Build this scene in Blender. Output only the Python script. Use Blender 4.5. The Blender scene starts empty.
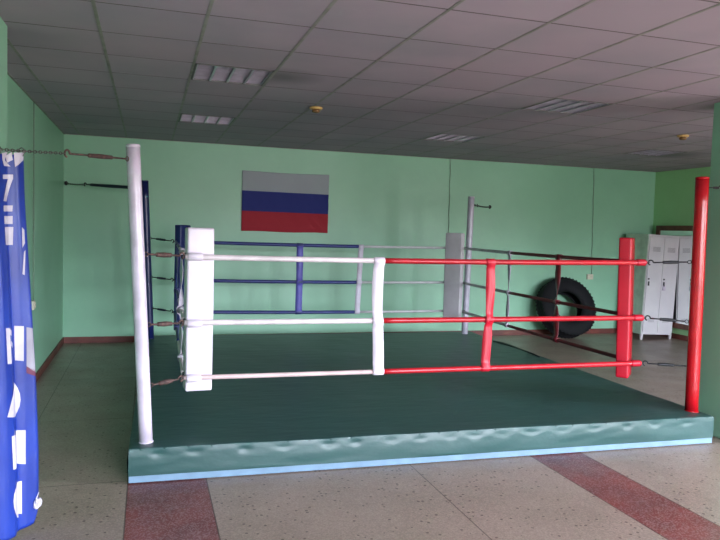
import bpy, bmesh, math, random
from mathutils import Vector, Matrix, noise
random.seed(7)
C = bpy.context.scene.collection
PI = math.pi

# ------------------------------------------------------------------ layout
CAM_Z, F_PX = 1.66864, 688.62
PITCH, ROLL, YAW = 0.0578, 0.02967, 0.2998
H = 2.844
GX, GY, T = -0.89368, 4.01408, 0.6
XL, XR, YB, YF = -1.0989, 8.53, 10.1427, -4.4
RX, RY, ROT = -0.10228, 4.5502, -0.01948
RW, RD, HP = 4.557, 4.658, 0.232
cR, sR = math.cos(ROT), math.sin(ROT)
def W(a, b, z=0.0):
    return Vector((RX + cR*a - sR*b, RY + sR*a + cR*b, z))

fwd = Vector((math.sin(YAW)*math.cos(PITCH), math.cos(YAW)*math.cos(PITCH), -math.sin(PITCH)))
r0 = Vector((math.cos(YAW), -math.sin(YAW), 0)); u0 = r0.cross(fwd)
rr = math.cos(ROLL)*r0 + math.sin(ROLL)*u0
uu = -math.sin(ROLL)*r0 + math.cos(ROLL)*u0
cam = bpy.data.objects.new('camera', bpy.data.cameras.new('camera')); C.objects.link(cam)
cam.data.sensor_width = 36; cam.data.lens = F_PX/720*36; cam.data.clip_start = 0.05
m = Matrix((rr, uu, -fwd)).transposed().to_4x4(); m.translation = Vector((0, 0, CAM_Z))
cam.matrix_world = m
bpy.context.scene.camera = cam

# ------------------------------------------------------------------ materials
def lin(c):
    out = []
    for v in c:
        v = v/255.0
        out.append(v/12.92 if v <= 0.04045 else ((v+0.055)/1.055)**2.4)
    return (*out, 1.0)
class NT:
    def __init__(s, name):
        s.m = bpy.data.materials.new(name); s.m.use_nodes = True
        s.t = s.m.node_tree; s.b = s.t.nodes['Principled BSDF']
    def n(s, typ, **kw):
        x = s.t.nodes.new(typ)
        for k, v in kw.items():
            if k.startswith('_'): x.inputs[int(k[1:])].default_value = v
            else: setattr(x, k, v)
        return x
    def l(s, a, b): s.t.links.new(a, b)
    def math(s, op, a, b=None, c=None):
        x = s.n('ShaderNodeMath', operation=op)
        for i, v in enumerate((a, b, c)):
            if v is None: continue
            if isinstance(v, (int, float)): x.inputs[i].default_value = v
            else: s.l(v, x.inputs[i])
        return x.outputs[0]
    def mix(s, fac, a, b):
        x = s.n('ShaderNodeMix', data_type='RGBA')
        for i, v in ((0, fac), (6, a), (7, b)):
            if isinstance(v, (int, float, tuple)): x.inputs[i].default_value = v
            else: s.l(v, x.inputs[i])
        return x.outputs[2]
    def pos(s):
        g = s.n('ShaderNodeNewGeometry'); return g.outputs['Position']
    def noise(s, scale, detail=3, vec=None, rough=0.5):
        x = s.n('ShaderNodeTexNoise'); x.inputs['Scale'].default_value = scale
        x.inputs['Detail'].default_value = detail; x.inputs['Roughness'].default_value = rough
        s.l(vec if vec is not None else s.pos(), x.inputs['Vector']); return x.outputs['Fac']
    def ramp(s, fac, p0, p1):
        x = s.n('ShaderNodeMapRange'); x.inputs[1].default_value = p0; x.inputs[2].default_value = p1
        s.l(fac, x.inputs[0]); return x.outputs[0]
    def bump(s, h, strength, dist=0.01):
        x = s.n('ShaderNodeBump'); x.inputs['Strength'].default_value = strength
        x.inputs['Distance'].default_value = dist; s.l(h, x.inputs['Height']); s.l(x.outputs[0], s.b.inputs['Normal'])
def mat(name, c, rough=0.5, metal=0.0, c2=None, ns=8.0, bs=0.0, bscale=30, spec=0.5, coat=0.0):
    k = NT(name); b = k.b
    b.inputs['Roughness'].default_value = rough; b.inputs['Metallic'].default_value = metal
    b.inputs['Specular IOR Level'].default_value = spec
    b.inputs['Coat Weight'].default_value = coat
    if c2 is None: c2 = tuple(v*0.9 for v in c)
    f = k.ramp(k.noise(ns, 4), 0.35, 0.65)
    k.l(k.mix(f, lin(c), lin(c2)), b.inputs['Base Color'])
    if bs: k.bump(k.noise(bscale, 4), bs, 0.01)
    return k.m

def wall_mat(name, c, c2):
    k = NT(name); b = k.b; P = k.pos()
    f = k.ramp(k.noise(1.3, 5, P, 0.6), 0.3, 0.7)
    col = k.mix(f, lin(c), lin(c2))
    s = k.ramp(k.noise(7, 6, P, 0.7), 0.62, 0.8)
    col = k.mix(k.math('MULTIPLY', s, 0.25), col, lin(tuple(v*0.8 for v in c2)))
    k.l(col, b.inputs['Base Color']); b.inputs['Roughness'].default_value = 0.42
    b.inputs['Specular IOR Level'].default_value = 0.5
    k.bump(k.noise(6, 5, P), 0.12, 0.02)
    return k.m
M_wall = wall_mat('mint_wall_paint', (142, 192, 163), (133, 184, 154))
M_wallg = wall_mat('right_wall_green', (158, 208, 152), (150, 202, 142))  # lighter and greener than the other walls
M_base = mat('brown_baseboard_paint', (112, 58, 48), 0.5, c2=(88, 46, 40), ns=5)

# ceiling tile material with two grey soot stains
k = NT('ceiling_tile'); P = k.pos()
sep = k.n('ShaderNodeSeparateXYZ'); k.l(P, sep.inputs[0])
tx = k.math('FLOOR', k.math('DIVIDE', k.math('SUBTRACT', sep.outputs[0], GX), T))
ty = k.math('FLOOR', k.math('DIVIDE', k.math('SUBTRACT', sep.outputs[1], GY), T))
cmb = k.n('ShaderNodeCombineXYZ'); k.l(tx, cmb.inputs[0]); k.l(ty, cmb.inputs[1])
wn = k.n('ShaderNodeTexWhiteNoise'); k.l(cmb.outputs[0], wn.inputs['Vector'])
col = k.mix(wn.outputs[0], lin((178, 162, 176)), lin((170, 155, 168)))
col = k.mix(k.ramp(k.noise(1.1, 4), 0.42, 0.72), col, lin((160, 152, 164)))
def spot(cx, cy, r):
    d = k.n('ShaderNodeVectorMath', operation='DISTANCE'); k.l(P, d.inputs[0]); d.inputs[1].default_value = (cx, cy, H)
    return k.ramp(k.math('ADD', d.outputs['Value'], k.math('MULTIPLY', k.noise(3, 3), 0.12)), r, r*0.25)
st = k.math('MAXIMUM', spot(1.0, 5.41, 0.40), spot(6.98, 7.99, 0.55))
col = k.mix(k.math('MULTIPLY', st, 0.55), col, lin((78, 84, 78)))
k.l(col, k.b.inputs['Base Color']); k.b.inputs['Roughness'].default_value = 0.9
k.b.inputs['Specular IOR Level'].default_value = 0.2
k.bump(k.noise(90, 2), 0.15, 0.004)
M_ceil = k.m
M_grid = mat('ceiling_grid_metal', (150, 146, 142), 0.6, c2=(126, 126, 118))
M_gap = mat('ceiling_grid_shadow_gap', (112, 100, 102), 0.9)

# terrazzo floor
k = NT('terrazzo_floor'); P = k.pos()
sep = k.n('ShaderNodeSeparateXYZ'); k.l(P, sep.inputs[0]); X, Y = sep.outputs[0], sep.outputs[1]
v = k.n('ShaderNodeTexVoronoi'); v.inputs['Scale'].default_value = 34; k.l(P, v.inputs['Vector'])
v2 = k.n('ShaderNodeTexVoronoi'); v2.inputs['Scale'].default_value = 130; k.l(P, v2.inputs['Vector'])
beige = k.mix(k.ramp(k.noise(1.6, 5, None, 0.6), 0.3, 0.7), lin((150, 131, 122)), lin((132, 117, 107)))
sc = k.n('ShaderNodeSeparateColor'); k.l(v.outputs['Color'], sc.inputs[0])
sc2 = k.n('ShaderNodeSeparateColor'); k.l(v2.outputs['Color'], sc2.inputs[0])
beige = k.mix(k.math('MULTIPLY', k.math('LESS_THAN', sc2.outputs[0], 0.4), 0.18), beige, lin((205, 188, 165)))
beige = k.mix(k.math('MULTIPLY', k.math('LESS_THAN', sc2.outputs[1], 0.25), 0.25), beige, lin((100, 84, 70)))
dark = k.math('MULTIPLY', k.math('LESS_THAN', sc.outputs[0], 0.16), k.math('LESS_THAN', v.outputs['Distance'], 0.30))
beige = k.mix(k.math('MULTIPLY', dark, 0.8), beige, lin((62, 46, 40)))
red = k.mix(k.ramp(k.noise(2.2, 5, None, 0.65), 0.35, 0.65), lin((120, 54, 50)), lin((92, 48, 48)))
red = k.mix(k.math('MULTIPLY', k.math('LESS_THAN', sc2.outputs[2], 0.3), 0.4), red, lin((160, 140, 138)))
def band(c, x0, x1):
    return k.math('MULTIPLY', k.math('GREATER_THAN', c, x0), k.math('LESS_THAN', c, x1))
Xw = X
stripe = k.math('MAXIMUM', band(Xw, -0.106, 0.386), band(Xw, 2.785, 3.22))
stripe = k.math('MULTIPLY', stripe, k.math('LESS_THAN', Y, 9.6))
col = k.mix(stripe, beige, red)
jl = None
for j in (-0.106, 0.386, 1.815, 2.785, 3.22, 4.65, 6.95, -0.86):
    bnd = band(Xw, j-0.004, j+0.004); jl = bnd if jl is None else k.math('MAXIMUM', jl, bnd)
for j in (1.36, 4.62, 6.15, 7.77, 9.0):
    bnd = k.math('MULTIPLY', band(Y, j-0.004, j+0.004), k.math('SUBTRACT', 1.0, stripe))
    if j < 2: continue
    jl = k.math('MAXIMUM', jl, bnd)
col = k.mix(k.math('MULTIPLY', jl, 0.75), col, lin((58, 46, 40)))
k.l(col, k.b.inputs['Base Color'])
rg = k.ramp(k.noise(3, 5), 0.2, 0.8); rm = k.n('ShaderNodeMapRange'); rm.inputs[3].default_value = 0.3; rm.inputs[4].default_value = 0.5
k.l(rg, rm.inputs[0]); k.l(rm.outputs[0], k.b.inputs['Roughness'])
k.bump(k.noise(5, 4), 0.08, 0.01)
M_floor = k.m

# vinyl ring cover
def vinyl(name, c, rough, wr=0.25):
    k = NT(name); P = k.pos()
    k.l(k.mix(k.ramp(k.noise(1.5, 4), 0.3, 0.7), lin(c), lin(tuple(v*0.9 for v in c))), k.b.inputs['Base Color'])
    k.b.inputs['Roughness'].default_value = rough
    mp = k.n('ShaderNodeMapping'); mp.inputs['Rotation'].default_value = (0, 0, 0.6); mp.inputs['Scale'].default_value = (1.0, 3.2, 1.6); k.l(P, mp.inputs['Vector'])
    k.bump(k.noise(2.6, 4, mp.outputs[0], 0.55), wr, 0.05)
    return k.m
M_cover = vinyl('green_vinyl_cover', (37, 72, 70), 0.42, 0.16)
M_foam = mat('pale_blue_foam', (108, 136, 160), 0.7)
M_skid = mat('dark_underlay', (26, 30, 44), 0.9)

def pad_mat(name, c, rough=0.35, bs=0.25):
    return mat(name, c, rough, c2=tuple(v*0.93 for v in c), ns=4, bs=bs, bscale=7)
M_white = pad_mat('white_leatherette', (222, 210, 224))
M_grey = pad_mat('pale_grey_leatherette', (200, 194, 202))
M_red = pad_mat('red_leatherette', (186, 10, 40), 0.45)
M_blue = pad_mat('navy_leatherette', (26, 36, 100))
M_rwhite = mat('white_rope_sleeve', (226, 214, 218), 0.4)
M_rpink = mat('worn_pinkish_rope_sleeve', (206, 180, 180), 0.5)
M_rred = mat('red_rope_sleeve', (180, 22, 36), 0.3)
M_rred_shade = mat('shaded_red_rope_sleeve', (112, 20, 34), 0.4)  # red darkened in the colour to stand in for shade on the right ropes
M_rblue = mat('navy_rope_sleeve', (26, 40, 110), 0.4)
M_rgrey = mat('grey_white_rope_sleeve', (192, 192, 196), 0.5)
M_pwhite = mat('white_gloss_paint', (208, 196, 214), 0.25, bs=0.03)
M_pgrey = mat('greyish_white_gloss_paint', (190, 186, 202), 0.3)
M_pred = mat('red_gloss_paint', (176, 14, 26), 0.22, bs=0.03)
M_pblue = mat('navy_gloss_paint', (24, 34, 92), 0.3)
M_steel = mat('dull_steel', (110, 108, 104), 0.45, 0.9)
M_dsteel = mat('dark_steel', (62, 64, 66), 0.5, 0.7)
M_rust = mat('rusty_steel', (104, 78, 72), 0.6, 0.4, c2=(66, 52, 50), ns=40)
M_gstrap = mat('greyish_strap', (196, 190, 204), 0.5)
M_lblue = mat('faded_violet_blue_strap', (88, 86, 170), 0.5)
M_dwrap = mat('dark_blue_wrap', (26, 40, 58), 0.6)

# ------------------------------------------------------------------ mesh helpers
def B(): return bmesh.new()
def box(bm, lo, hi, M=None):
    lo, hi = Vector(lo), Vector(hi)
    vs = [bm.verts.new((x, y, z)) for x in (lo.x, hi.x) for y in (lo.y, hi.y) for z in (lo.z, hi.z)]
    if M: 
        for q in vs: q.co = M @ q.co
    fs = [bm.faces.new([vs[i] for i in f]) for f in ((0,1,3,2),(4,6,7,5),(0,4,5,1),(2,3,7,6),(0,2,6,4),(1,5,7,3))]
    return vs, fs
def rbox(bm, lo, hi, r, M=None, seg=2):
    t = B(); box(t, lo, hi)
    bmesh.ops.bevel(t, geom=t.edges[:], offset=r, segments=seg, profile=0.6, affect='EDGES')
    join(bm, t, M)
def join(bm, t, M=None):
    mp = {}
    for q in t.verts: mp[q] = bm.verts.new(M @ q.co if M else q.co)
    for f in t.faces:
        nf = bm.faces.new([mp[q] for q in f.verts]); nf.smooth = f.smooth; nf.material_index = f.material_index
    t.free()
def tube(bm, pts, r, seg=12, cap=True, closed=False):
    pts = [Vector(p) for p in pts]; n = len(pts); rs = r if isinstance(r, (list, tuple)) else [r]*n
    rings = []; prev = None
    for i, p in enumerate(pts):
        if closed: d = (pts[(i+1) % n]-pts[i-1]).normalized()
        elif i == 0: d = (pts[1]-p).normalized()
        elif i == n-1: d = (p-pts[i-1]).normalized()
        else: d = (pts[i+1]-pts[i-1]).normalized()
        if prev is None:
            a = Vector((0, 0, 1)) if abs(d.z) < 0.9 else Vector((1, 0, 0)); x = (a - d*a.dot(d)).normalized()
        else: x = (prev - d*prev.dot(d)).normalized()
        prev = x; y = d.cross(x)
        rings.append([bm.verts.new(p + (x*math.cos(2*PI*j/seg) + y*math.sin(2*PI*j/seg))*rs[i]) for j in range(seg)])
    rng = range(n if closed else n-1)
    for i in rng:
        a, b = rings[i], rings[(i+1) % n]
        for j in range(seg):
            f = bm.faces.new((a[j], a[(j+1) % seg], b[(j+1) % seg], b[j])); f.smooth = True
    if cap and not closed:
        bm.faces.new(rings[0][::-1]); bm.faces.new(rings[-1])
def ringpts(c, n1, n2, r, k=14, r2=None):
    r2 = r2 or r
    return [Vector(c) + Vector(n1)*r*math.cos(2*PI*i/k) + Vector(n2)*r2*math.sin(2*PI*i/k) for i in range(k)]
def lathe(bm, prof, seg=32, M=None, closed=False):
    # prof: (r, z) list about z
    rings = [[bm.verts.new((r*math.cos(2*PI*j/seg), r*math.sin(2*PI*j/seg), z)) for j in range(seg)] for r, z in prof]
    n = len(rings)
    for i in range(n if closed else n-1):
        a, b = rings[i], rings[(i+1) % n]
        for j in range(seg):
            f = bm.faces.new((a[j], a[(j+1) % seg], b[(j+1) % seg], b[j])); f.smooth = True
    if not closed:
        for rg, rv in ((rings[0], True), (rings[-1], False)):
            if len(rg) > 2: bm.faces.new(rg[::-1] if rv else rg)
    if M:
        for rg in rings:
            for q in rg: q.co = M @ q.co

def obj(name, bm, mats, root=None, origin=None, parent=None, fix=True):
    """bm in world coordinates; root = thing (Empty or mesh) it belongs to."""
    if fix: bmesh.ops.recalc_face_normals(bm, faces=bm.faces[:])
    me = bpy.data.meshes.new(name)
    if parent is None and root is not None: parent = root
    if parent is not None: org = Vector(parent['_o'])
    else:
        org = Vector(origin) if origin is not None else Vector((0, 0, 0))
    bmesh.ops.translate(bm, verts=bm.verts[:], vec=-org)
    bm.to_mesh(me); bm.free()
    for mm in (mats if isinstance(mats, (list, tuple)) else [mats]): me.materials.append(mm)
    o = bpy.data.objects.new(name, me); C.objects.link(o)
    if parent is not None: o.parent = parent
    else: o.location = org
    o['_o'] = list(org)
    return o
def tag(o, label, cat, group=None):
    o['label'] = label; o['category'] = cat
    if group: o['group'] = group
    return o
def thing(name, label, cat, loc, group=None):
    o = bpy.data.objects.new(name, None); C.objects.link(o); o.location = loc
    o.empty_display_size = 0.1; o['_o'] = list(loc)
    return tag(o, label, cat, group)
def struct(name, bm, m, parent=None):
    o = obj(name, bm, m, parent=parent)
    if parent is None: o['kind'] = 'structure'
    return o

# ------------------------------------------------------------------ room shell
TH = 0.2
b = B(); box(b, (XL-TH, YF-TH, -0.1), (XR+TH, YB+TH, 0)); struct('floor', b, M_floor)

# ceiling : tiles with gaps, metal runners below; recessed light openings left out
lights = [(2, 2), (2, 6), (7, 2), (7, 6), (12, 6), (2, -2), (7, -2), (12, -2), (12, 2), (2, -6), (7, -6), (12, -6)]
b = B()
i0, i1 = -1, 16; j0, j1 = -15, 11
for i in range(i0, i1):
    for j in range(j0, j1):
        if (i, j) in lights[:5]: continue
        x0, x1 = max(GX+T*i+.002, XL), min(GX+T*(i+1)-.002, XR)
        y0, y1 = max(GY+T*j+.004, YF), min(GY+T*(j+1)-.005, YB)
        if x1-x0 < .02 or y1-y0 < .02: continue
        dz = random.uniform(0, .0004)
        box(b, (x0, y0, H+dz), (x1, y1, H+.015+dz))
ceil = struct('ceiling', b, M_ceil)
b = B(); box(b, (XL-TH, YF-TH, H+.16), (XR+TH, YB+TH, H+.26)); struct('ceiling_slab', b, M_gap, ceil)
b = B()
for j in range(j0, j1+1):
    y = GY+T*j
    if YF < y < YB: box(b, (XL, y-.0058, H-.0005), (XR, y+.0058, H+.02))
struct('cross_runners', b, M_gap, ceil)
b = B()
for i in range(i0+1, i1+1):
    x = GX+T*i
    if XL < x < XR: box(b, (x-.0105, YF, H-.0015), (x+.0105, YB, H+.02))
box(b, (XL, YB-.02, H-.004), (XR, YB, H+.02)); box(b, (XL, YF, H-.004), (XL+.02, YB, H+.02)); box(b, (XR-.02, YF, H-.004), (XR, YB, H+.02))
struct('main_runners', b, M_grid, ceil)

HT = H+.16
b = B(); box(b, (XL-TH, YF-TH, 0), (XL, YB+TH, HT)); struct('wall_left', b, M_wall)
b = B(); box(b, (XL, YB, 0), (XR, YB+TH, HT)); struct('wall_back', b, M_wall)
EW_ADDED = [(0.4, 2.6)]; WZ0, WZ1 = 0.85, 2.68  # right wall opening, out of view, added to brighten the left wall
b = B(); ys = [YF-TH]+[q for w in EW_ADDED for q in w]+[YB+TH]
for q in range(0, len(ys), 2): box(b, (XR, ys[q], 0), (XR+TH, ys[q+1], HT))
for w in EW_ADDED: box(b, (XR, w[0], 0), (XR+TH, w[1], WZ0)); box(b, (XR, w[0], WZ1), (XR+TH, w[1], HT))
struct('wall_right', b, M_wallg)
wins = [(0.9, 2.9), (3.7, 5.7), (6.2, 8.2)]; WZ0, WZ1 = 0.85, 2.68
b = B()
box(b, (XL, YF-TH, 0), (XR, YF, WZ0)); box(b, (XL, YF-TH, WZ1), (XR, YF, HT))
xs = [XL] + [q for w in wins for q in w] + [XR]
for q in range(0, len(xs), 2): box(b, (xs[q], YF-TH, WZ0), (xs[q+1], YF, WZ1))
struct('wall_front', b, M_wall)
M_frame = mat('white_window_paint', (225, 225, 220), 0.4)
k = NT('window_glass'); tr = k.n('ShaderNodeBsdfTransparent'); gl = k.n('ShaderNodeBsdfGlossy'); gl.inputs['Roughness'].default_value = 0.02
mx = k.n('ShaderNodeMixShader'); mx.inputs[0].default_value = 0.06
k.l(tr.outputs[0], mx.inputs[1]); k.l(gl.outputs[0], mx.inputs[2]); k.l(mx.outputs[0], k.t.nodes['Material Output'].inputs['Surface'])
M_glass = k.m
for n, (x0, x1) in enumerate(wins):
    b = B(); y0, y1 = YF-.14, YF-.08
    for xx in (x0, (x0+x1)/2-.03, x1-.06): box(b, (xx, y0, WZ0), (xx+.06, y1, WZ1))
    for zz in (WZ0, WZ1-.06): box(b, (x0, y0, zz), (x1, y1, zz+.06))
    w = struct('window_%d' % (n+1), b, M_frame)
    b = B(); box(b, (x0+.03, YF-.113, WZ0+.03), (x1-.03, YF-.107, WZ1-.03)); struct('glass_pane', b, M_glass, w)
    b = B(); box(b, (x0-.05, YF-.08, WZ0-.03), (x1+.05, YF+.12, WZ0)); struct('window_sill', b, M_frame, w)
    # the opening guides the daylight
    la = bpy.data.lights.new('daylight_portal', 'AREA'); la.shape = 'RECTANGLE'; la.size = x1-x0; la.size_y = WZ1-WZ0
    la.cycles.is_portal = True
    lo = bpy.data.objects.new('daylight_portal', la); C.objects.link(lo)
    lo.location = ((x0+x1)/2, YF-.16, (WZ0+WZ1)/2); lo.rotation_euler = (PI/2, 0, 0); lo['kind'] = 'structure'

for n, (EW0, EW1) in enumerate(EW_ADDED):  # unseen side window, added for its light
    b = B(); x0, x1 = XR+.08, XR+.14
    for yy in (EW0, (EW0+EW1)/2-.03, EW1-.06): box(b, (x0, yy, WZ0), (x1, yy+.06, WZ1))
    for zz in (WZ0, WZ1-.06): box(b, (x0, EW0, zz), (x1, EW1, zz+.06))
    w = struct('window_%d' % (n+4), b, M_frame)
    b = B(); box(b, (XR+.107, EW0+.03, WZ0+.03), (XR+.113, EW1-.03, WZ1-.03)); struct('glass_pane', b, M_glass, w)
    b = B(); box(b, (XR-.12, EW0-.05, WZ0-.03), (XR+.08, EW1+.05, WZ0)); struct('window_sill', b, M_frame, w)
    la = bpy.data.lights.new('daylight_portal', 'AREA'); la.shape = 'RECTANGLE'; la.size = EW1-EW0; la.size_y = WZ1-WZ0; la.cycles.is_portal = True
    lo = bpy.data.objects.new('daylight_portal', la); C.objects.link(lo)
    lo.location = (XR+.16, (EW0+EW1)/2, (WZ0+WZ1)/2); lo.rotation_euler = (PI/2, 0, PI/2); lo['kind'] = 'structure'
BH = .085
b = B(); box(b, (XL, YB-.015, 0), (XR, YB, BH)); struct('baseboard_back', b, M_base)
b = B(); box(b, (XL, YF, 0), (XL+.015, YB, BH)); struct('baseboard_left', b, M_base)
b = B(); box(b, (XR-.015, YF, 0), (XR, YB, BH)); struct('baseboard_right', b, M_base)
# pilaster on the left wall and free-standing column on the right
b = B(); rbox(b, (XL, 4.30, 0), (-0.833, 4.74, HT), .012); o = obj('pilaster', b, M_wall, origin=(XL+.13, 4.52, 0)); o['kind'] = 'structure'
b = B(); rbox(b, (4.63, 4.40, 0), (5.07, 4.84, HT), .012); o = obj('column', b, M_wall, origin=(4.85, 4.62, 0)); o['kind'] = 'structure'

# ------------------------------------------------------------------ ceiling lights
M_lhouse = mat('grey_light_housing', (120, 116, 118), 0.6)
M_louv = mat('aluminium_louvre', (196, 186, 204), 0.28, 0.6)
M_tube = mat('unlit_fluorescent_tube', (222, 214, 220), 0.3)
llab = {(2, 2): 'square recessed louvred ceiling light, unlit, largest one above the white front post',
        (2, 6): 'recessed louvred ceiling light, unlit, behind the largest one, above the flag side of the ring',
        (7, 2): 'recessed louvred ceiling light with bright glints, unlit, above the right half of the ring',
        (7, 6): 'recessed louvred ceiling light near the back wall, above the far pale corner post',
        (12, 6): 'recessed louvred ceiling light at far right beside the dark ceiling stain'}
for (i, j), lb in llab.items():
    x0, y0 = GX+T*i+.014, GY+T*j+.01; x1, y1 = GX+T*(i+1)-.014, GY+T*(j+1)-.01
    t = thing('ceiling_light', lb, 'ceiling light', ((x0+x1)/2, (y0+y1)/2, H), 'recessed ceiling lights')
    b = B(); box(b, (x0, y0, H+.10), (x1, y1, H+.11))
    for q in ((x0, y0, x0+.01, y1), (x1-.01, y0, x1, y1), (x0, y0, x1, y0+.01), (x0, y1-.01, x1, y1)):
        box(b, (q[0], q[1], H-.004), (q[2], q[3], H+.11))
    obj('housing', b, M_lhouse, t)
    w = (x1-x0-.02)/4
    for q in range(4):
        cx = x0+.01+w*(q+.5)
        b = B()
        # curved reflector trough walls
        for sgn in (-1, 1):
            prev = None
            for a in range(7):
                zz = H+.002+.055*a/6; xx = cx+sgn*(w/2-.004-.018*(a/6)**2)
                cur = (b.verts.new((xx, y0+.012, zz)), b.verts.new((xx, y1-.012, zz)))
                if prev: b.faces.new((prev[0], prev[1], cur[1], cur[0]))
                prev = cur
            box(b, (cx+sgn*(w/2-.004)-.004, y0+.012, H-.001), (cx+sgn*(w/2-.004)+.004, y1-.012, H+.004))
        for sgn in range(11):
            yy = y0+.03+(y1-y0-.06)*sgn/10
            box(b, (cx-w/2+.004, yy-.0012, H+.004), (cx+w/2-.004, yy+.0012, H+.040))
        obj('louvre', b, M_louv, t)
        b = B(); tube(b, [(cx, y0+.03, H+.075), (cx, y1-.03, H+.075)], .013); obj('fluorescent_tube', b, M_tube, t)

M_cream = mat('yellowed_plastic', (214, 176, 110), 0.5)
M_cream2 = mat('brown_plastic', (128, 92, 56), 0.5)
for x, y, lb in ((1.539, 6.576, 'yellowed round smoke detector on the ceiling right of the louvred lights above the flag'),
                 (5.738, 6.418, 'yellowed round smoke detector on the ceiling at right, near the dark stain')):
    t = thing('smoke_detector', lb, 'smoke detector', (x, y, H-.005), 'ceiling smoke detectors')
    M = Matrix.Translation((x, y, H-.004)) @ Matrix.Rotation(PI, 4, 'X')
    b = B(); lathe(b, [(.001, 0), (.062, 0), (.064, .006), (.058, .018), (.04, .02)], 28, M); obj('base', b, M_cream, t)
    b = B(); lathe(b, [(.036, .018), (.034, .03), (.040, .034), (.038, .044), (.02, .052), (.001, .053)], 28, M); obj('sensor_cap', b, M_cream2, t)

# ------------------------------------------------------------------ ring platform
t_pl = thing('ring_platform', 'low square boxing ring platform under a dark green vinyl cover', 'boxing ring', W(RW/2, RD/2, 0))
b = B()
box(b, W(.03, .03, 0), W(RW-.03, RD-.03, .02))
q = b.verts[:]
for vv in q: b.verts.remove(vv)
def lbox(bm, a0, b0, z0, a1, b1, z1, rad=0):
    M = Matrix.Translation((RX, RY, 0)) @ Matrix.Rotation(ROT, 4, 'Z')
    if rad: rbox(bm, (a0, b0, z0), (a1, b1, z1), rad, M)
    else: box(bm, (a0, b0, z0), (a1, b1, z1), M)
lbox(b, .02, .02, 0, RW-.02, RD-.02, .008); obj('underlay', b, M_skid, t_pl)
b = B(); lbox(b, .002, .002, .008, RW-.002, RD-.002, .062); obj('foam_base', b, M_foam, t_pl)
# cover: top sheet + four skirts, one continuous sheet with puckers under the rim
b = B(); N = 150
def cover_top(a, bb):
    z = HP + .004*noise.noise(Vector((a*1.3, bb*1.3, 0))) + .0025*noise.noise(Vector((a*5, bb*3, 2)))
    e = min(a, RW-a, bb, RD-bb)
    if e < .02: z -= .005*(1-e/.02)**2
    return z
def samp(L, n):
    s = [0, .006, .014, .024, .04]; s += [.04+(L-.08)*i/(n) for i in range(1, n)]; s += [L-.04, L-.024, L-.014, L-.006, L]; return s
A_, B_ = samp(RW, N), samp(RD, N)
grid = [[b.verts.new(W(a, bb, cover_top(a, bb))) for bb in B_] for a in A_]
for i in range(len(A_)-1):
    for j in range(len(B_)-1):
        f = b.faces.new((grid[i][j], grid[i+1][j], grid[i+1][j+1], grid[i][j+1])); f.smooth = True
def skirt(fn, L, edge, seed, steps=520):
    rows = 15; rnd = random.Random(seed)
    pk = []
    x = .18
    while x < L:
        pk.append((x, rnd.uniform(.8, 1.5), rnd.uniform(.024, .04), rnd.uniform(.004, .009))); x += rnd.uniform(.19, .36)
    cols = []
    for i in range(steps+1):
        s = L*i/steps; top = edge(s)
        col = []
        for r in range(rows+1):
            v = r/rows; z = top.z*(1-v) + .052*v
            d = .006*noise.noise(Vector((s*1.6, v*1.2, seed))) + .0022*noise.noise(Vector((s*4+v*2, v*3, seed+3)))
            d = (d+.003)*math.sin(min(v*4, 1)*PI/2) + .004*math.sin(PI*v)
            for (px, wd, hh, amp) in pk:
                if abs(s-px) < .2:
                    vc = .17 + 4.0*(abs(s-px)/.1)**2*.05      # a smile shaped fold below the rim
                    vc = .32 - vc*.55
                    d -= amp*math.exp(-((s-px)/(.05*wd))**2)*math.exp(-((v-vc)/.10)**2)
            if r == rows: d = min(d, .004)
            col.append(b.verts.new(fn(s, d, z)))
        cols.append(col)
    for i in range(steps):
        for r in range(rows):
            f = b.faces.new((cols[i][r], cols[i+1][r], cols[i+1][r+1], cols[i][r+1])); f.smooth = True
skirt(lambda s, d, z: W(s, -d, z), RW, lambda s: W(s, 0, cover_top(s, 0)), 1)
skirt(lambda s, d, z: W(RW+d, s, z), RD, lambda s: W(RW, s, cover_top(RW, s)), 2, 260)
skirt(lambda s, d, z: W(-d, s, z), RD, lambda s: W(0, s, cover_top(0, s)), 3, 260)
skirt(lambda s, d, z: W(s, RD+d, z), RW, lambda s: W(s, RD, cover_top(s, RD)), 4, 160)
bmesh.ops.remove_doubles(b, verts=b.verts[:], dist=.0006)
obj('vinyl_cover', b, M_cover, t_pl)

# ------------------------------------------------------------------ posts
def post(name_lab, bot, top, mat_, pr=.05):
    p0, p1 = W(bot[0], bot[1], HP-.002), W(top[0], top[1], top[2])
    t = thing('ring_post', name_lab, 'ring post', p0, 'corner posts of the ring')
    b = B(); n = 10
    pts = [p0.lerp(p1, i/n) for i in range(n+1)]
    tube(b, pts, pr, 28); obj('pole', b, mat_, t)
    b = B(); d = (p1-p0).normalized(); tube(b, [p1-d*.012, p1+d*.003, p1+d*.008], [pr+.0012, pr+.0012, pr-.005], 28); obj('cap', b, mat_, t)
    b = B(); tube(b, [p0, p0+d*.006, p0+d*.010], [pr+.004, pr+.004, pr+.001], 28); obj('base_collar', b, mat_, t)
    return p0, p1, t
FL = post('white corner post standing nearest on the front left corner of the green platform', (.103, .127), (.002, .127, 2.165), M_pwhite, .0435)
FR = post('glossy red corner post standing on the front right corner of the platform', (4.489, .173), (4.464, .173, 2.182), M_pred, .053)
BR = post('pale grey-white corner post on the far right corner of the platform', (4.361, 4.437), (4.385, 4.437, 2.183), M_pgrey, .045)
BL = post('navy blue corner post on the far left corner, partly behind the white front post', (.06, 4.437), (-.03, 4.437, 2.195), M_pblue, .045)
def on_post(P, z):
    f = (z-P[0].z)/(P[1].z-P[0].z); return P[0].lerp(P[1], f)

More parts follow.
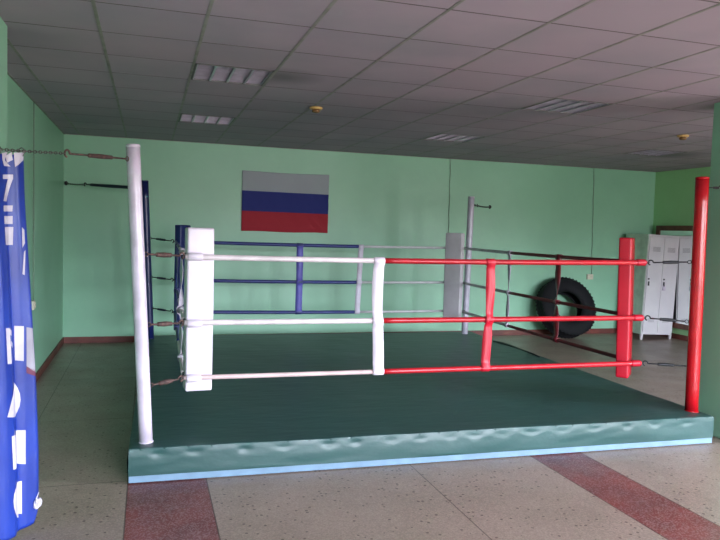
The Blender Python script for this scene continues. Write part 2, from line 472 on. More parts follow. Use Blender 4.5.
# ------------------------------------------------------------------ ropes
RZ = (1.466, .996, .606); LV = ('top', 'middle', 'bottom')
A0, A1, B0, B1 = .345, 4.125, .385, 4.11
RR = .021
def side_pt(side, s, z, sag=.012):
    """s 0..1 along a side, clockwise seen from the front left corner"""
    if side == 'front': p = W(A0+(A1-A0)*s, B0, z); sag *= (1 if z > 1.2 else 0)
    if side == 'right': p = W(A1, B0+(B1-B0)*s, z)
    if side == 'back': p = W(A0+(A1-A0)*s, B1, z)
    if side == 'left': p = W(A0, B0+(B1-B0)*s, z)
    p.z -= sag*4*s*(1-s)
    if side == 'front': p.z -= (.018 if z > 1.2 else .010)*(1-s)
    return p
def rope(side, lv, split, mA, mB, nA, nB, label, s0=.0, s1=1.0, rA=RR, rB=RR):
    z = RZ[lv]
    t = thing('ring_rope', label, 'ring rope', side_pt(side, .5, z), 'padded ropes around the ring')
    for (u0_, u1_, mm, nm, r) in ((s0, split, mA, nA, rA), (split, s1, mB, nB, rB)):
        n = max(6, int((u1_-u0_)*30)); pts = [side_pt(side, u0_+(u1_-u0_)*i/n, z) for i in range(n+1)]
        rs = [r*(1+.05*noise.noise(Vector((i*1.7, z*9, len(side))))) for i in range(n+1)]
        b = B(); tube(b, pts, rs, 14)
        o = obj(nm, b, mm, t)
        o['label'] = nm.replace('_', ' ')
    p0 = side_pt(side, s0, z); p1 = side_pt(side, s1, z); d = (p1-p0).normalized()
    for p, sg in ((p0, -1), (p1, 1)):
        b = B(); tube(b, [p, p+d*sg*.03], .010, 10); obj('rope_end', b, M_dsteel, t)
e = .015
for lv in range(3):
    rope('front', lv, .377, (M_rwhite if lv < 2 else M_rpink), M_rred, 'white_sleeve', 'red_sleeve', '%s front ring rope, white on the left and red on the right, nearest the camera' % LV[lv], rA=.020 if lv < 2 else .017)
    rope('right', lv, .63, M_rred_shade, M_rgrey, 'shaded_red_sleeve', 'grey_sleeve', '%s right side ring rope, red with painted-in shade near and greyish white at the far end' % LV[lv], s0=.03, s1=.98, rA=.018, rB=.018)
    rope('back', lv, .62, M_rblue, M_rgrey, 'navy_sleeve', 'grey_sleeve', '%s far ring rope along the back, navy left half and greyish white right half' % LV[lv], rA=.022, rB=.016)
    rope('left', lv, .42, M_rwhite, M_rblue, 'white_sleeve', 'navy_sleeve', '%s left side ring rope seen end-on between the white and the navy pads' % LV[lv], s0=.03, s1=.98, rA=.015, rB=.016)

# ------------------------------------------------------------------ spacer straps
def strap(side, s, width, mm, label, out, bend, wrapm=None, th=.0035, wrap=True):
    """flat strap hanging from the top rope to the bottom one, wound round each rope"""
    zs = [side_pt(side, s, z) for z in RZ]
    t = thing('spacer_strap', label, 'strap', zs[2], 'vertical spacer straps on the ropes')
    along = (side_pt(side, 1, 1)-side_pt(side, 0, 1)); along.z = 0; along.normalize()
    nrm = out.normalized()
    b = B(); n = 44; prevs = None; ztop = zs[0].z+.004; zbot = zs[2].z-.004
    for i in range(n+1):
        f = i/n; z = ztop+(zbot-ztop)*f
        off = bend[0]*math.sin(PI*f) + bend[1]*math.sin(2*PI*f) + bend[2]*f
        tw = bend[3]*math.sin(PI*min(1, f*1.0))*math.sin(3.1*PI*f)
        # stand off where it crosses a rope
        so = .004
        for q in zs: so = max(so, (RR+.004)*math.exp(-((z-q.z)/.035)**4))
        c0 = Vector((zs[0].x, zs[0].y, z)) + along*off + nrm*so
        wdt = width*(1+.05*noise.noise(Vector((f*6, s*9, 1))))
        dirw = (along*math.cos(tw) + nrm*math.sin(tw))
        nn = dirw.cross(Vector((0, 0, 1))).normalized()
        ring = [c0-dirw*wdt/2-nn*th/2, c0-nn*(th/2+.002), c0+dirw*wdt/2-nn*th/2, c0+dirw*wdt/2+nn*th/2, c0+nn*(th/2-.002), c0-dirw*wdt/2+nn*th/2]
        cur = [b.verts.new(x) for x in ring]
        if prevs:
            for j in range(6):
                fc = b.faces.new((prevs[j], prevs[(j+1) % 6], cur[(j+1) % 6], cur[j])); fc.smooth = j in (0, 1, 3, 4)
        else: b.faces.new(cur[::-1])
        prevs = cur
    b.faces.new(prevs)
    obj('webbing', b, mm, t)
    if wrap:
        for i, q in enumerate(zs):
            f = (ztop-q.z)/(ztop-zbot); off = bend[0]*math.sin(PI*f)+bend[1]*math.sin(2*PI*f)+bend[2]*f
            c0 = q+along*off
            b = B(); tube(b, [c0-along*width*.5, c0-along*width*.46, c0+along*width*.46, c0+along*width*.5], [RR+.003, RR+.006, RR+.006, RR+.003], 16)
            obj('loop', b, wrapm or mm, t)
F_ = W(0, -1)-W(0, 0); Lf = W(-1, 0)-W(0, 0)
strap('front', .374, .084, M_white, 'broad white spacer strap down the front ropes where white meets red', F_, (-.010, -.005, .018, .15))
strap('front', .617, .074, M_red, 'red spacer strap down the front ropes right of the white strap', F_, (.012, .004, -.010, .25))
strap('back', .405, .085, M_lblue, 'faded blue spacer strap on the far ropes, under the flag', F_, (.004, .0, .0, .1), M_blue)
strap('back', .62, .07, M_gstrap, 'pale grey spacer strap on the far ropes where navy meets white', F_, (.0, .0, -.03, .1))
strap('right', .635, .055, M_gstrap, 'greyish spacer strap on the right side ropes where shaded red meets grey', Lf, (.0, .0, .0, .35))
strap('right', .355, .075, M_rred_shade, 'red spacer strap with painted-in shade on the right side ropes in front of the tyre', Lf, (.01, .0, -.01, .5))
strap('left', .20, .09, M_gstrap, 'white spacer strap on the left side ropes just behind the white pad', Lf, (.0, .02, .0, .45))
strap('left', .66, .085, M_blue, 'navy spacer strap on the left side ropes near the navy pad', Lf, (.0, .0, .0, .3))

# thin black tapering strip along the right edge of the platform
M_black = mat('black_edge_strip', (16, 18, 20), 0.6)
b = B(); pts = []
prev = None
for i in range(15):
    f = i/14; a = RW-.06 + .05*math.sin(f*3.0)-.02*f; bb = 3.75-1.15*f; w = .035*(1-.75*f)
    z = HP+.006+.004*math.sin(f*9)
    cur = [b.verts.new(W(a-w, bb, z-.004)), b.verts.new(W(a+w, bb, z-.004)), b.verts.new(W(a+w, bb, z+.002)), b.verts.new(W(a-w, bb, z+.002))]
    if prev:
        for j in range(4): b.faces.new((prev[j], prev[(j+1) % 4], cur[(j+1) % 4], cur[j]))
    else: b.faces.new(cur[::-1])
    prev = cur
b.faces.new(prev)
tag(obj('edge_strip', b, M_black, origin=W(RW-.05, 3.2, HP)), 'thin black strip lying on the right edge of the platform, in front of the tyre', 'strip')

# ------------------------------------------------------------------ corner pads
def pad(label, ca, cb, wa, wb, rot, z0, z1, mm, loops, loopm=None, lean=0.0):
    base = W(ca, cb, z0)
    t = thing('corner_pad', label, 'corner pad', base, 'corner pads of the ring')
    M = Matrix.Translation((base.x, base.y, 0)) @ Matrix.Rotation(ROT+rot, 4, 'Z')
    tb = B(); box(tb, (-wa/2, -wb/2, z0), (wa/2, wb/2, z1))
    bmesh.ops.subdivide_edges(tb, edges=[e_ for e_ in tb.edges if abs((e_.verts[0].co-e_.verts[1].co).z) > .5], cuts=22, use_grid_fill=True)
    long_e = [e_ for e_ in tb.edges]
    bmesh.ops.bevel(tb, geom=[e_ for e_ in long_e if len(e_.link_faces) == 2 and e_.calc_face_angle() > 1], offset=.016, segments=3, profile=.6, affect='EDGES')
    for v_ in tb.verts:
        f = .5+.5*math.cos((v_.co.z-z0)/(z1-z0)*2*PI)
        s_ = 1+.025*noise.noise(Vector((v_.co.x*3, v_.co.y*3, v_.co.z*4+ca)))-.02*f
        v_.co.x *= s_; v_.co.y *= s_
    for f in tb.faces: f.smooth = True
    b = B(); join(b, tb, M)
    for v_ in b.verts: v_.co += dA*lean*(v_.co.z-(z0+z1)/2)
    o = obj('cushion', b, mm, t)
    # rope loops sewn on the pad
    for (p, d, half) in loops:
        b = B(); tube(b, [p-d*half, p-d*(half-.006), p+d*(half-.006), p+d*half], [RR+.002, RR+.007, RR+.007, RR+.002], 16)
        obj('rope_loop', b, loopm or mm, t)
    return t
dA = (W(1, 0)-W(0, 0)).normalized(); dB = (W(0, 1)-W(0, 0)).normalized()
pad('white corner pad hung inside the front left ropes beside the white post', .445, .495, .19, .16, .10, .49, 1.652, M_white,
    [(W(.415, B0, z-.016), dA, .05) for z in RZ])
pad('bright red corner pad hung inside the front right ropes beside the red post', 4.045, .515, .215, .105, PI/4, .47, 1.672, M_red,
    [(W(4.075, B0, z), dA, .045) for z in RZ], lean=-.028)
pad('pale grey corner pad hung inside the far right ropes', 3.965, 3.99, .24, .11, -PI/4, .50, 1.668, M_grey,
    [(W(3.93, B1, z), dA, .05) for z in RZ])
pad('navy blue corner pad hung inside the far left ropes, half hidden by the white pad', .425, 4.0, .18, .10, PI/4, .40, 1.668, M_blue,
    [(W(.50, B1, z), dA, .05) for z in RZ])

# ------------------------------------------------------------------ turnbuckles from posts to rope corners
def eye(bm, c, d, r=.014, w=.0035):
    a = Vector((0, 0, 1)); x = d.normalized(); y = a.cross(x).normalized()
    tube(bm, ringpts(c, x, (a if random.random() < .5 else y), r), w, 8, closed=True)
def turnbuckle(p0, p1, label, mm, bodym=None, group='turnbuckles joining the posts to the ropes', thick=1.0, span=(.28, .66)):
    d = (p1-p0); L = d.length; d.normalize(); up = Vector((0, 0, 1)); sd = d.cross(up).normalized(); up = sd.cross(d)
    t = thing('turnbuckle', label, 'turnbuckle', p0, group)
    b = B(); eye(b, p0+d*.016, d); tube(b, [p0+d*.028, p0+d*L*.34], .0045*thick, 8); obj('eye_bolt', b, mm, t)
    b = B(); s0, s1 = L*span[0], L*span[1]
    kk_ = (0, .04, .10, .5, .90, .96, 1); rr_ = (.005, .010, .0095, .0115, .0095, .010, .005)
    tube(b, [p0+d*(s0+(s1-s0)*q) for q in kk_], [q*thick for q in rr_], 12)
    obj('body', b, bodym or mm, t)
    b = B(); tube(b, [p0+d*L*.6, p0+d*(L-.045)], .0045*thick, 8)
    c0 = p0+d*(L-.024)
    tube(b, [p0+d*(L-.045)]+[c0+(-d*math.cos(a)+up*math.sin(a))*.020 for a in [i*.45 for i in range(0, 11)]], .0045*thick, 8)
    obj('hook', b, mm, t)
corner = {'FL': (W(A0-.005, B0+.0, 0), FL, 'white front left post', M_rust, M_rust), 'FR': (W(A1+.02, B0+.0, 0), FR, 'red front right post', M_dsteel, M_dsteel),
          'BR': (W(A1+.02, B1+.02, 0), BR, 'pale far right post', M_dsteel, M_dsteel), 'BL': (W(A0-.02, B1+.02, 0), BL, 'navy far left post', M_dsteel, M_dwrap)}
PZ = {'FL': (1.471, 1.006, .60), 'FR': (1.486, .985, .61), 'BR': (1.461, .964, .56), 'BL': (1.494, 1.008, .618)}
for kk, (pt, PP, nm, mm, bm2) in corner.items():
    for lv in range(3):
        z1 = RZ[lv] - (.012 if kk == 'FL' else 0)
        q1 = Vector((pt.x, pt.y, z1)); a = on_post(PP, PZ[kk][lv]); dd = (q1-a); dd.z = 0; dd.normalize()
        a = a + dd*(.052 if kk[0] == 'F' else .046)
        turnbuckle(a, q1, '%s %s turnbuckle between the %s and its ropes' % (LV[lv], 'rusty' if kk == 'FL' else 'dark steel', nm), mm, bm2, thick=1.55 if kk == 'FL' else 1.3)

# ------------------------------------------------------------------ stay wires to walls
def chain(bm, p0, p1, link=.030, r=.0032, sag=.0):
    L = (p1-p0).length; n = max(2, int(L/(link*.78))); up0 = Vector((0, 0, 1))
    pts = [p0.lerp(p1, i/n)-Vector((0, 0, sag*4*(i/n)*(1-i/n))) for i in range(n+1)]
    for i in range(n):
        d = (pts[i+1]-pts[i]).normalized(); s_ = d.cross(up0).normalized(); u_ = s_.cross(d)
        c = (pts[i]+pts[i+1])/2; q = u_ if i % 2 else s_
        tube(bm, [c+d*link*.5*math.cos(2*PI*j/10)+q*link*.28*math.sin(2*PI*j/10) for j in range(10)], r, 6, closed=True)
def stay(PP, z, end, label, L0, mm, sleeve=None, sag=.01, link=.03):
    a = on_post(PP, z); dd = end-a; h = dd.copy(); h.z = 0; h.normalize(); a = a+h*.05
    mid = a.lerp(end, L0/(end-a).length)
    t = thing('stay_chain', label, 'stay chain', end, 'stay chains from the posts to the walls')
    b = B(); chain(b, mid, end, link, .0026, sag); obj('chain', b, mm, t)
    b = B(); dn = (a-end).normalized(); tube(b, [end-dn*.004, end+dn*.004], .03, 16); eye(b, end+dn*.018, dn, .016, .004); obj('wall_anchor', b, mm, t)
    return a, mid
endFL = Vector((XL+.004, 3.21, 1.985))
a, mFL = stay(FL, 2.075, endFL, 'thin chain stretched above the blue banner from the white front left post', .58, M_steel, link=.024)
turnbuckle(a, mFL, 'rusty stay turnbuckle at the top of the white front left post', M_rust, M_rust, 'stay turnbuckles at the post tops', 1.25)
a, mBL = stay(BL, 2.108, Vector((XL+.035, YB-.004, 2.186)), 'short stay chain from the navy post to the far left corner of the room', 1.12, M_dsteel)
turnbuckle(a, mBL, 'dark wrapped stay turnbuckle at the top of the navy far left post', M_dsteel, M_dwrap, 'stay turnbuckles at the post tops', 1.9, (.04, .90))
a, mBR = stay(BR, 2.075, Vector((5.31, YB-.004, 2.107)), 'stay chain from the pale far right post to the back wall', .45, M_dsteel)
turnbuckle(a, mBR, 'dark stay turnbuckle at the top of the pale far right post', M_dsteel, M_dsteel, 'stay turnbuckles at the post tops', 1.4)
a, mFR = stay(FR, 2.103, Vector((4.627, 4.47, 2.10)), 'short stay chain from the red front right post to the green column', .12, M_dsteel, link=.04)
turnbuckle(a, mFR, 'short dark stay link at the top of the red front right post', M_dsteel, M_dsteel, 'stay turnbuckles at the post tops', 1.0)

# ------------------------------------------------------------------ flag
k = NT('tricolour_cloth'); P = k.pos(); sp = k.n('ShaderNodeSeparateXYZ'); k.l(P, sp.inputs[0])
Z = sp.outputs[2]; Xf = sp.outputs[0]
zz = k.math('ADD', Z, k.math('MULTIPLY', k.math('SUBTRACT', Xf, 1.3), .006))
c1 = k.mix(k.math('GREATER_THAN', zz, 1.902), lin((150, 14, 36)), lin((12, 30, 108)))
c2 = k.mix(k.math('GREATER_THAN', zz, 2.196), c1, lin((150, 158, 164)))
k.l(c2, k.b.inputs['Base Color']); k.b.inputs['Roughness'].default_value = .75
M_flag = k.m
b = B(); nx, nz = 90, 60; g = []
for i in range(nx+1):
    col = []
    for j in range(nz+1):
        u, v = i/nx, j/nz
        x = 1.30+1.30*u; z = 1.607+.880*v - .012*math.sin(PI*u)*v + .004*math.sin(u*9)*(1-v)
        y = YB-.014-.012*noise.noise(Vector((u*2, v*1.5, 3)))*(1.1-v)-.006*noise.noise(Vector(((u+v*.6)*9, (v-u*.4)*2.5, 1)))-.004*math.sin((u*1.3+v)*26)*math.exp(-((u-.9)/.15)**2)
        col.append(b.verts.new((x, min(y, YB-.004), z)))
    g.append(col)
for i in range(nx):
    for j in range(nz):
        f = b.faces.new((g[i][j], g[i+1][j], g[i+1][j+1], g[i][j+1])); f.smooth = True
o = obj('wall_flag', b, M_flag, origin=(1.95, YB-.012, 1.6)); tag(o, 'white, blue and red striped flag pinned flat on the green back wall', 'flag')
sm = o.modifiers.new('thickness', 'SOLIDIFY'); sm.thickness = .0015

# ------------------------------------------------------------------ banner hanging from the stay chain
M_ban = NT('blue_banner_fabric'); k = M_ban
k.l(k.mix(k.ramp(k.noise(3, 3), .3, .7), lin((24, 54, 148)), lin((18, 42, 124))), k.b.inputs['Base Color'])
k.b.inputs['Roughness'].default_value = .38; k.bump(k.noise(12, 3), .15, .01); M_ban = k.m
M_let = mat('white_banner_print', (196, 190, 204), .45)
M_pgr = mat('grey_banner_print', (150, 146, 160), .5)
M_pred2 = mat('maroon_banner_print', (92, 26, 58), .5)
cA = on_post(FL, 2.075); cdir = (endFL-cA); cz = cdir.z/Vector((cdir.x, cdir.y)).length; cdir.z = 0; cdir.normalize()
bn = Vector((cdir.y, -cdir.x, 0)); 
if bn.dot(Vector((0, -1, 0))) < 0: bn = -bn              # towards the camera
def cam_ray(x, y): return (fwd + rr*(x-360)/F_PX + uu*(270-y)/F_PX)
def to_sz(px, py):
    """photo direction met with the mean vertical plane under the chain -> (distance along, height)"""
    d = cam_ray(px, py); O = Vector((0, 0, CAM_Z)); tt = (Vector((cA.x, cA.y, 0))-O).dot(bn)/d.dot(bn)
    p = O+d*tt; return (Vector((p.x-cA.x, p.y-cA.y, 0)).dot(cdir), p.z)
s_top = to_sz(23, 152)[0]
redge = [(152, 23), (200, 24), (230, 25.5), (300, 29.5), (380, 34), (450, 37), (510, 38), (540, 38)]
rz = sorted((to_sz(px, py)[1], to_sz(px, py)[0]) for py, px in redge)
def edge_s(z):
    if z <= rz[0][0]: return rz[0][1]
    for (za, sa), (zb, sb) in zip(rz, rz[1:]):
        if z <= zb: return sa+(sb-sa)*(z-za)/(zb-za)
    return rz[-1][1]
def fold(s, z):
    w = s-edge_s(z); a = .35+.65*min(1, max(0, (2.05-z)/.5))
    return a*(.016*math.sin(w*40+.6*math.sin(z*1.2)) + .0035*math.sin(w*88+z*1.5) + .003*math.sin(z*3+w*20))
def bpt(s, z, off=0.0):
    e_ = .003
    n = (fold(s+e_, z)-fold(s-e_, z))/(2*e_)
    nn = (bn-cdir*n).normalized()
    return Vector((cA.x, cA.y, z))+cdir*s+bn*fold(s, z)+nn*off
def ztop(s): return 2.075+cz*s-.028
sB = s_top+.62
tb_ = thing('hanging_banner', 'tall blue fabric banner with white lettering hanging in folds from the chain at left', 'banner', Vector((cA.x, cA.y, 0))+cdir*(s_top+.3))
b = B(); ns, nz = 110, 120; g = []
for i in range(ns+1):
    col = []
    for j in range(nz+1):
        v = j/nz
        zb = .055-.03*min(1, max(0, i/ns*5)) + (.11 if i < 7 else 0)*(1-i/7)
        z = zb; 
        zt = ztop(s_top+(sB-s_top)*i/ns); z = zb+(zt-zb)*v
        s = edge_s(z)+(sB-edge_s(z))*i/ns
        col.append(b.verts.new(bpt(s, z)))
    g.append(col)
for i in range(ns):
    for j in range(nz):
        f = b.faces.new((g[i][j], g[i+1][j], g[i+1][j+1], g[i][j+1])); f.smooth = True
o = obj('banner_cloth', b, M_ban, tb_); sm = o.modifiers.new('thickness', 'SOLIDIFY'); sm.thickness = .0015; sm.offset = 0
def patch(polys, mm, nm='lettering'):
    """white print: quads given by four photo corners, laid on the folds of the cloth"""
    b = B()
    for q in polys:
        c = [to_sz(*p) for p in q]; n = 14; gg = []
        for i in range(n+1):
            col = []
            for j in range(n+1):
                u, v = i/n, j/n
                s = (1-u)*(1-v)*c[0][0]+u*(1-v)*c[1][0]+u*v*c[2][0]+(1-u)*v*c[3][0]
                z = (1-u)*(1-v)*c[0][1]+u*(1-v)*c[1][1]+u*v*c[2][1]+(1-u)*v*c[3][1]
                s = max(s, edge_s(z)+.002)
                col.append(b.verts.new(bpt(s, z, .003)))
            gg.append(col)
        for i in range(n):
            for j in range(n):
                f = b.faces.new((gg[i][j], gg[i+1][j], gg[i+1][j+1], gg[i][j+1])); f.smooth = True
    return obj(nm, b, mm, tb_)
def half(cx, cy, rx, ry, side, n=8):
    '''half disc cut into slices, bulging to one side'''
    out = []
    for i in range(n):
        t0, t1 = -PI/2+PI*i/n, -PI/2+PI*(i+1)/n
        y0, y1 = cy+ry*math.sin(t0), cy+ry*math.sin(t1)
        out.append(((cx, y0), (cx+side*rx*math.cos(t0), y0), (cx+side*rx*math.cos(t1), y1), (cx, y1)))
    return out
patch([((1.5, 153), (8, 152), (5, 160), (2, 160)), ((2, 160), (5, 160), (11, 166.5), (4, 166)), ((6, 156), (11.5, 152), (12.5, 160), (7.5, 163))], M_let)
patch([((2.3, 174.5), (12.8, 174.5), (12.8, 179), (2.3, 179)), ((9, 178.5), (12.8, 178.5), (7.5, 201.5), (2.5, 201))], M_let)
patch([((2.5, 205.5), (13, 205.5), (13, 211.5), (2.5, 211.5))], M_let)
patch([((3, 216), (13.3, 216), (13.5, 224), (3, 224))], M_let)
patch([((3.5, 227), (14, 227), (14.3, 245), (4, 245))], M_let)
patch([((20, 227), (22.5, 230), (23, 243), (20.5, 248)), ((22, 252), (23.5, 250), (23, 275), (21, 274))], M_let)
patch([((3, 328), (7.5, 328), (10, 363.5), (5, 364)), ((7.5, 329), (13.5, 331), (13.5, 336), (8, 335)), ((9, 341), (15, 343), (15, 348), (9, 346)), ((17, 326), (23, 326), (23.5, 361), (18, 360.5))], M_let)
patch([((12, 391), (15, 383), (15, 417), (5, 417))] + half(14.8, 400, 7.5, 17.5, 1), M_let)
patch([((9.7, 436), (15, 434.5), (17.3, 468), (11.3, 469.5)), ((17.5, 431), (25.5, 430), (25.7, 464), (18, 464))], M_let)
patch([((18.5, 483), (23.5, 481), (23.5, 514), (20, 514)), ((19, 484), (19.5, 484), (20.5, 518), (19, 518))] + half(19.5, 501, 8, 17.5, -1), M_let)
patch([((25, 327), (30, 328), (32.5, 372), (25.5, 366))], M_pgr, 'grey_print')
patch([((25.5, 366), (32.5, 370), (33, 376), (25.5, 373))], M_pred2, 'maroon_print')
# folded over pale top corner
patch([((13, 152.6), (22.6, 152.6), (22.4, 160), (14, 167)), ], M_let, 'folded_corner')
# loops holding the cloth on the chain
b = B()
for q in (.01, .16, .31, .46):
    c0 = Vector((cA.x, cA.y, ztop(s_top+q)+.016))+cdir*(s_top+q); tube(b, ringpts(c0, bn, Vector((0, 0, 1)), .018, 14, .022), .0022, 6, closed=True)
obj('hanging_ring', b, M_steel, tb_)
# white tie at the lower edge
c0 = bpt(edge_s(.19)+.05, .17, .012)+(-cdir)*.012
b = B(); tube(b, [c0+(-cdir)*(.016+.018*math.cos(t+.3*math.sin(2.3*t)))+Vector((0, 0, .022*math.sin(1.27*t)-.02))+bn*.006*math.sin(t*1.7) for t in [i*.35 for i in range(52)]], .006, 8)
tube(b, [bpt(edge_s(.2)+.012, .205, .002), c0, c0+(-cdir)*.02+Vector((0, 0, -.02))], .0035, 8)
obj('tie_cord', b, M_let, tb_)

# ------------------------------------------------------------------ tyre
k = NT('black_tyre_rubber'); k.b.inputs['Base Color'].default_value = lin((22, 23, 26)); k.b.inputs['Roughness'].default_value = .75; k.b.inputs['Specular IOR Level'].default_value = .2
k.bump(k.noise(40, 3), .2, .005); M_tyre = k.m
R_, r_, w_ = .495, .255, .28
tl = math.radians(24)
ctr = Vector((6.60, YB-.02-(w_/2*math.cos(tl)+R_*math.sin(tl)), R_*math.cos(tl)+w_*.36*math.sin(tl)+.002))
t = thing('truck_tyre', 'large black truck tyre leaning on the back wall behind the right ropes', 'tyre', (ctr.x, ctr.y-.05, 0))
Mt = Matrix.Translation(ctr) @ Matrix.Rotation(-tl, 4, 'X') @ Matrix.Rotation(PI/2, 4, 'X')
prof = [(r_, -w_*.30), (r_+.012, -w_*.36), (r_+.05, -w_*.46), (r_+.12, -w_*.5), (R_-.06, -w_*.49), (R_-.02, -w_*.43), (R_-.004, -w_*.36)]
tr_ = []
for i in range(4):
    z0 = -w_*.36+i*w_*.18; tr_ += [(R_, z0+.006), (R_, z0+w_*.18-.008), (R_-.012, z0+w_*.18-.006), (R_-.012, z0+w_*.18-.001)]
prof = prof + tr_[:-2] + [(r, -z) for r, z in prof[::-1]]
inner = [(r_-.004, w_*.22), (r_+.03, w_*.30), (r_+.10, w_*.42), (R_-.05, w_*.38), (R_-.035, 0), (R_-.05, -w_*.38), (r_+.10, -w_*.42), (r_+.03, -w_*.30), (r_-.004, -w_*.22)]
b = B(); lathe(b, prof+inner, 72, Mt, closed=True); obj('casing', b, M_tyre, t)
b = B()
for i in range(48):
    a_ = 2*PI*i/48
    for sg in (-1, 1):
        M2 = Mt @ Matrix.Rotation(a_+(.03 if sg > 0 else 0), 4, 'Z')
        box(b, (R_-.018, -.013, sg*w_*.30-.022), (R_+.006, .013, sg*w_*.30+.022), M2)
obj('tread_blocks', b, M_tyre, t)

# ------------------------------------------------------------------ locker
M_lock = mat('pale_grey_locker_paint', (206, 204, 206), .45, c2=(196, 194, 198), ns=3)
M_lside = mat('pale_green_locker_side_lit', (196, 216, 198), .5)  # light falling from the left is put into this pale green
M_dark = mat('black_plastic', (30, 26, 28), .5)
M_slot = mat('dark_vent_slot', (120, 116, 122), .7)
lx0, lx1, ly0, ly1, lz0, lz1 = 7.80, 8.415, 9.42, 9.98, .09, 1.745
t = thing('metal_locker', 'tall pale grey two-door metal locker standing in the far right corner', 'locker', ((lx0+lx1)/2, (ly0+ly1)/2, 0))
tiltM = Matrix.Translation((lx0, 0, 0)) @ Matrix.Rotation(math.radians(2.0), 4, 'Y') @ Matrix.Translation((-lx0, 0, 0))
b = B()
box(b, (lx0+.001, ly0+.02, lz0), (lx1, ly1, lz0+.02), tiltM); box(b, (lx0+.001, ly0+.02, lz1-.02), (lx1, ly1, lz1), tiltM)
box(b, (lx1-.015, ly0, lz0), (lx1, ly1, lz1), tiltM); box(b, (lx0, ly1-.01, lz0+.02), (lx1-.015, ly1, lz1-.02), tiltM)
box(b, (lx0+.001, ly0, lz1-.03), (lx1, ly0+.02, lz1), tiltM); box(b, (lx0+.001, ly0, lz0), (lx1, ly0+.02, lz0+.035), tiltM)
box(b, (lx0+.001, ly0, lz0+.035), (lx0+.014, ly0+.02, lz1-.03), tiltM); box(b, ((lx0+lx1)/2-.008, ly0+.004, lz0+.02), ((lx0+lx1)/2+.008, ly1, lz1-.02), tiltM)
obj('cabinet', b, M_lock, t)
b = B(); box(b, (lx0-.006, ly0+.012, lz0), (lx0+.0, ly1, lz1), tiltM); o = obj('side_panel', b, M_lside, t); o['label'] = 'pale green side panel with light painted in'
for q in range(2):
    xa = lx0+.016+q*(lx1-lx0-.026)/2; xb = xa+(lx1-lx0-.04)/2
    b = B(); rbox(b, (xa, ly0-.014, lz0+.038), (xb, ly0+.002, lz1-.033), .004, tiltM); d = obj('door', b, M_lock, t)
    b = B()
    for r in range(5): box(b, (xa+.07, ly0-.0165, 1.47+r*.016), (xb-.07, ly0-.012, 1.476+r*.016), tiltM)
    for r in range(4): box(b, (xa+.08, ly0-.0165, .30+r*.016), (xb-.08, ly0-.012, .305+r*.016), tiltM)
    obj('vent_slots', b, M_slot, t, parent=d)
    b = B(); hx = xa+.03 if q == 0 else xa+.04
    box(b, (hx-.008, ly0-.034, .90), (hx+.008, ly0-.013, .97), tiltM); box(b, (hx-.013, ly0-.024, 1.0), (hx+.013, ly0-.013, 1.025), tiltM)
    obj('handle', b, M_dark, t, parent=d)
b = B(); hx = lx0+.016+(lx1-lx0-.026)/2+.045
rbox(b, (hx-.027, ly0-.036, .83), (hx+.027, ly0-.016, .892), .004, tiltM); tube(b, [tiltM @ Vector((hx-.012, ly0-.026, .89)), tiltM @ Vector((hx-.012, ly0-.026, .915)), tiltM @ Vector((hx, ly0-.026, .925)), tiltM @ Vector((hx+.012, ly0-.026, .915)), tiltM @ Vector((hx+.012, ly0-.026, .89))], .004, 8)
tag(obj('padlock', b, M_pwhite, origin=(hx, ly0-.026, .845)), 'small white padlock hanging on the right door of the locker', 'padlock')
for (xx, yy) in ((lx0, ly0), (lx1-.04, ly0), (lx0, ly1-.04), (lx1-.04, ly1-.04)):
    b = B(); M2 = tiltM
    vs, _ = box(b, (xx, yy, 0.0), (xx+.04, yy+.04, lz0+.002))
    for v_ in vs:
        if v_.co.z > .05: v_.co = tiltM @ v_.co
        else:
            v_.co.x = xx+.02+(v_.co.x-xx-.02)*.7; v_.co.y = yy+.02+(v_.co.y-yy-.02)*.7
    obj('leg', b, M_lock, t)

# ------------------------------------------------------------------ mirror on the right wall
M_wood = mat('brown_wood_frame', (104, 62, 44), .5, c2=(84, 48, 36), ns=14)
k = NT('mirror_glass'); k.b.inputs['Base Color'].default_value = (.86, .88, .88, 1); k.b.inputs['Metallic'].default_value = 1; k.b.inputs['Roughness'].default_value = .015
M_mir = k.m
my0, my1, mz0, mz1 = 7.6, 9.96, .19, 1.90
t = thing('wall_mirror', 'large mirror in a brown wooden frame on the right wall, reflecting the locker', 'mirror', (XR, (my0+my1)/2, mz0))
b = B(); fw = .085
box(b, (XR-.085, my0, mz0), (XR-.001, my1, mz0+fw)); box(b, (XR-.085, my0, mz1-fw), (XR-.001, my1, mz1))
box(b, (XR-.085, my0, mz0+fw), (XR-.001, my0+fw, mz1-fw)); box(b, (XR-.085, my1-fw, mz0+fw), (XR-.001, my1, mz1-fw))
obj('frame', b, M_wood, t)
b = B(); box(b, (XR-.072, my0+fw, mz0+fw), (XR-.062, my1-fw, mz1-fw)); obj('mirror_glass', b, M_mir, t)

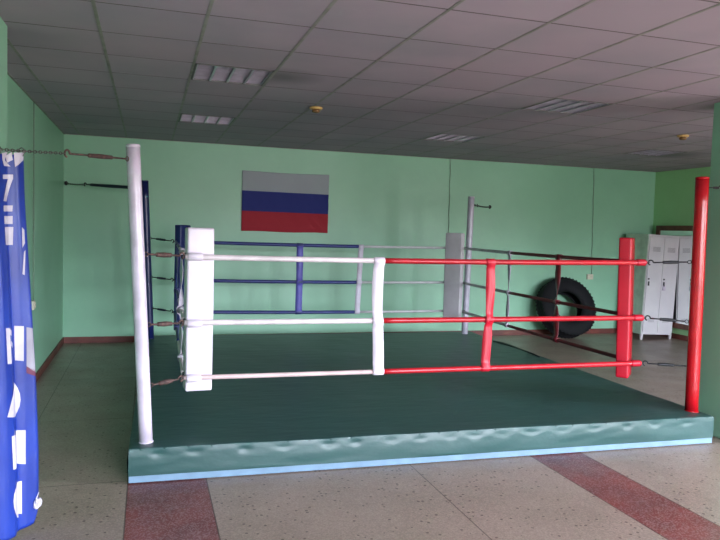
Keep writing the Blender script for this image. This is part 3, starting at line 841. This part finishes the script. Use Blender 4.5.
# ------------------------------------------------------------------ sockets and cables
M_sock = mat('cream_socket_plastic', (214, 210, 190), .5)
M_cab = mat('grey_green_cable', (122, 150, 130), .6)
def cable(p0, p1, label):
    b = B(); n = 14; pts = [Vector(p0).lerp(Vector(p1), i/n)+Vector((.004*math.sin(i*1.7), 0, 0)) for i in range(n+1)]
    tube(b, pts, .006, 8); tag(obj('wall_cable', b, M_cab, origin=p0), label, 'cable', 'painted cables on the walls')
cable((7.305, YB-.007, 1.02), (7.255, YB-.007, H-.01), 'thin painted cable running down the back wall to the socket right of the tyre')
cable((4.60, YB-.007, 1.3), (4.585, YB-.007, H-.01), 'thin grey-green line running down the back wall behind the pale far post')  # thin tube standing for a vertical line on the wall
def cable_l(y, z0, z1, label):
    b = B(); tube(b, [(XL+.007, y+.004*math.sin(i), z0+(z1-z0)*i/12) for i in range(13)], .006, 8)
    tag(obj('wall_cable', b, M_cab, origin=(XL+.007, y, z0)), label, 'cable', 'painted cables on the walls')
cable_l(7.55, .87, H-.01, 'thin painted cable running down the left wall beside the blue banner')
def socket(c, ax, label):
    t = thing('wall_socket', label, 'socket', c, 'wall sockets')
    n = Vector(ax); s_ = n.cross(Vector((0, 0, 1)))
    M = Matrix((s_, Vector((0, 0, 1)), n)).transposed().to_4x4(); M.translation = Vector(c)
    b = B(); rbox(b, (-.06, -.045, 0), (.06, .045, .03), .008, M); obj('socket_box', b, M_sock, t)
    b = B(); tube(b, [M @ Vector((-.01, 0, .03)), M @ Vector((-.01, 0, .038))], .03, 20); obj('socket_face', b, M_sock, t)
    b = B()
    for q in (-.019, -.001): tube(b, [M @ Vector((q, 0, .036)), M @ Vector((q, 0, .0395))], .004, 8)
    obj('socket_hole', b, M_dark, t)
socket((7.27, YB-.001, .985), (0, -1, 0), 'cream wall socket on the back wall just right of the tyre')
socket((XL+.001, 7.45, .83), (1, 0, 0), 'cream wall socket low on the left wall beside the blue banner')

# ------------------------------------------------------------------ daylight
w = bpy.data.worlds.new('world'); bpy.context.scene.world = w; w.use_nodes = True
nt = w.node_tree; bg = nt.nodes['Background']
tc = nt.nodes.new('ShaderNodeTexCoord'); sx = nt.nodes.new('ShaderNodeSeparateXYZ'); nt.links.new(tc.outputs['Generated'], sx.inputs[0])
mr = nt.nodes.new('ShaderNodeMapRange'); mr.inputs[1].default_value = .01; mr.inputs[2].default_value = .12; mr.interpolation_type = 'SMOOTHSTEP'; nt.links.new(sx.outputs[2], mr.inputs[0])
mx = nt.nodes.new('ShaderNodeMix'); mx.data_type = 'RGBA'; nt.links.new(mr.outputs[0], mx.inputs[0])
mx.inputs[6].default_value = (.24, .21, .22, 1); mx.inputs[7].default_value = (.90, .95, 1.10, 1)
nt.links.new(mx.outputs[2], bg.inputs['Color']); bg.inputs['Strength'].default_value = 82.0

sc_ = bpy.context.scene
sc_.view_settings.view_transform = 'Standard'; sc_.view_settings.look = 'None'
sc_.view_settings.gamma = 1; sc_.view_settings.use_curve_mapping = False
sc_.view_settings.exposure = 0.17
sc_.cycles.max_bounces = 10; sc_.cycles.diffuse_bounces = 6; sc_.cycles.caustics_reflective = False; sc_.cycles.caustics_refractive = False
sc_.cycles.sample_clamp_indirect = 20.0; sc_.cycles.use_denoising = True
for o in bpy.data.objects:
    if '_o' in o: del o['_o']
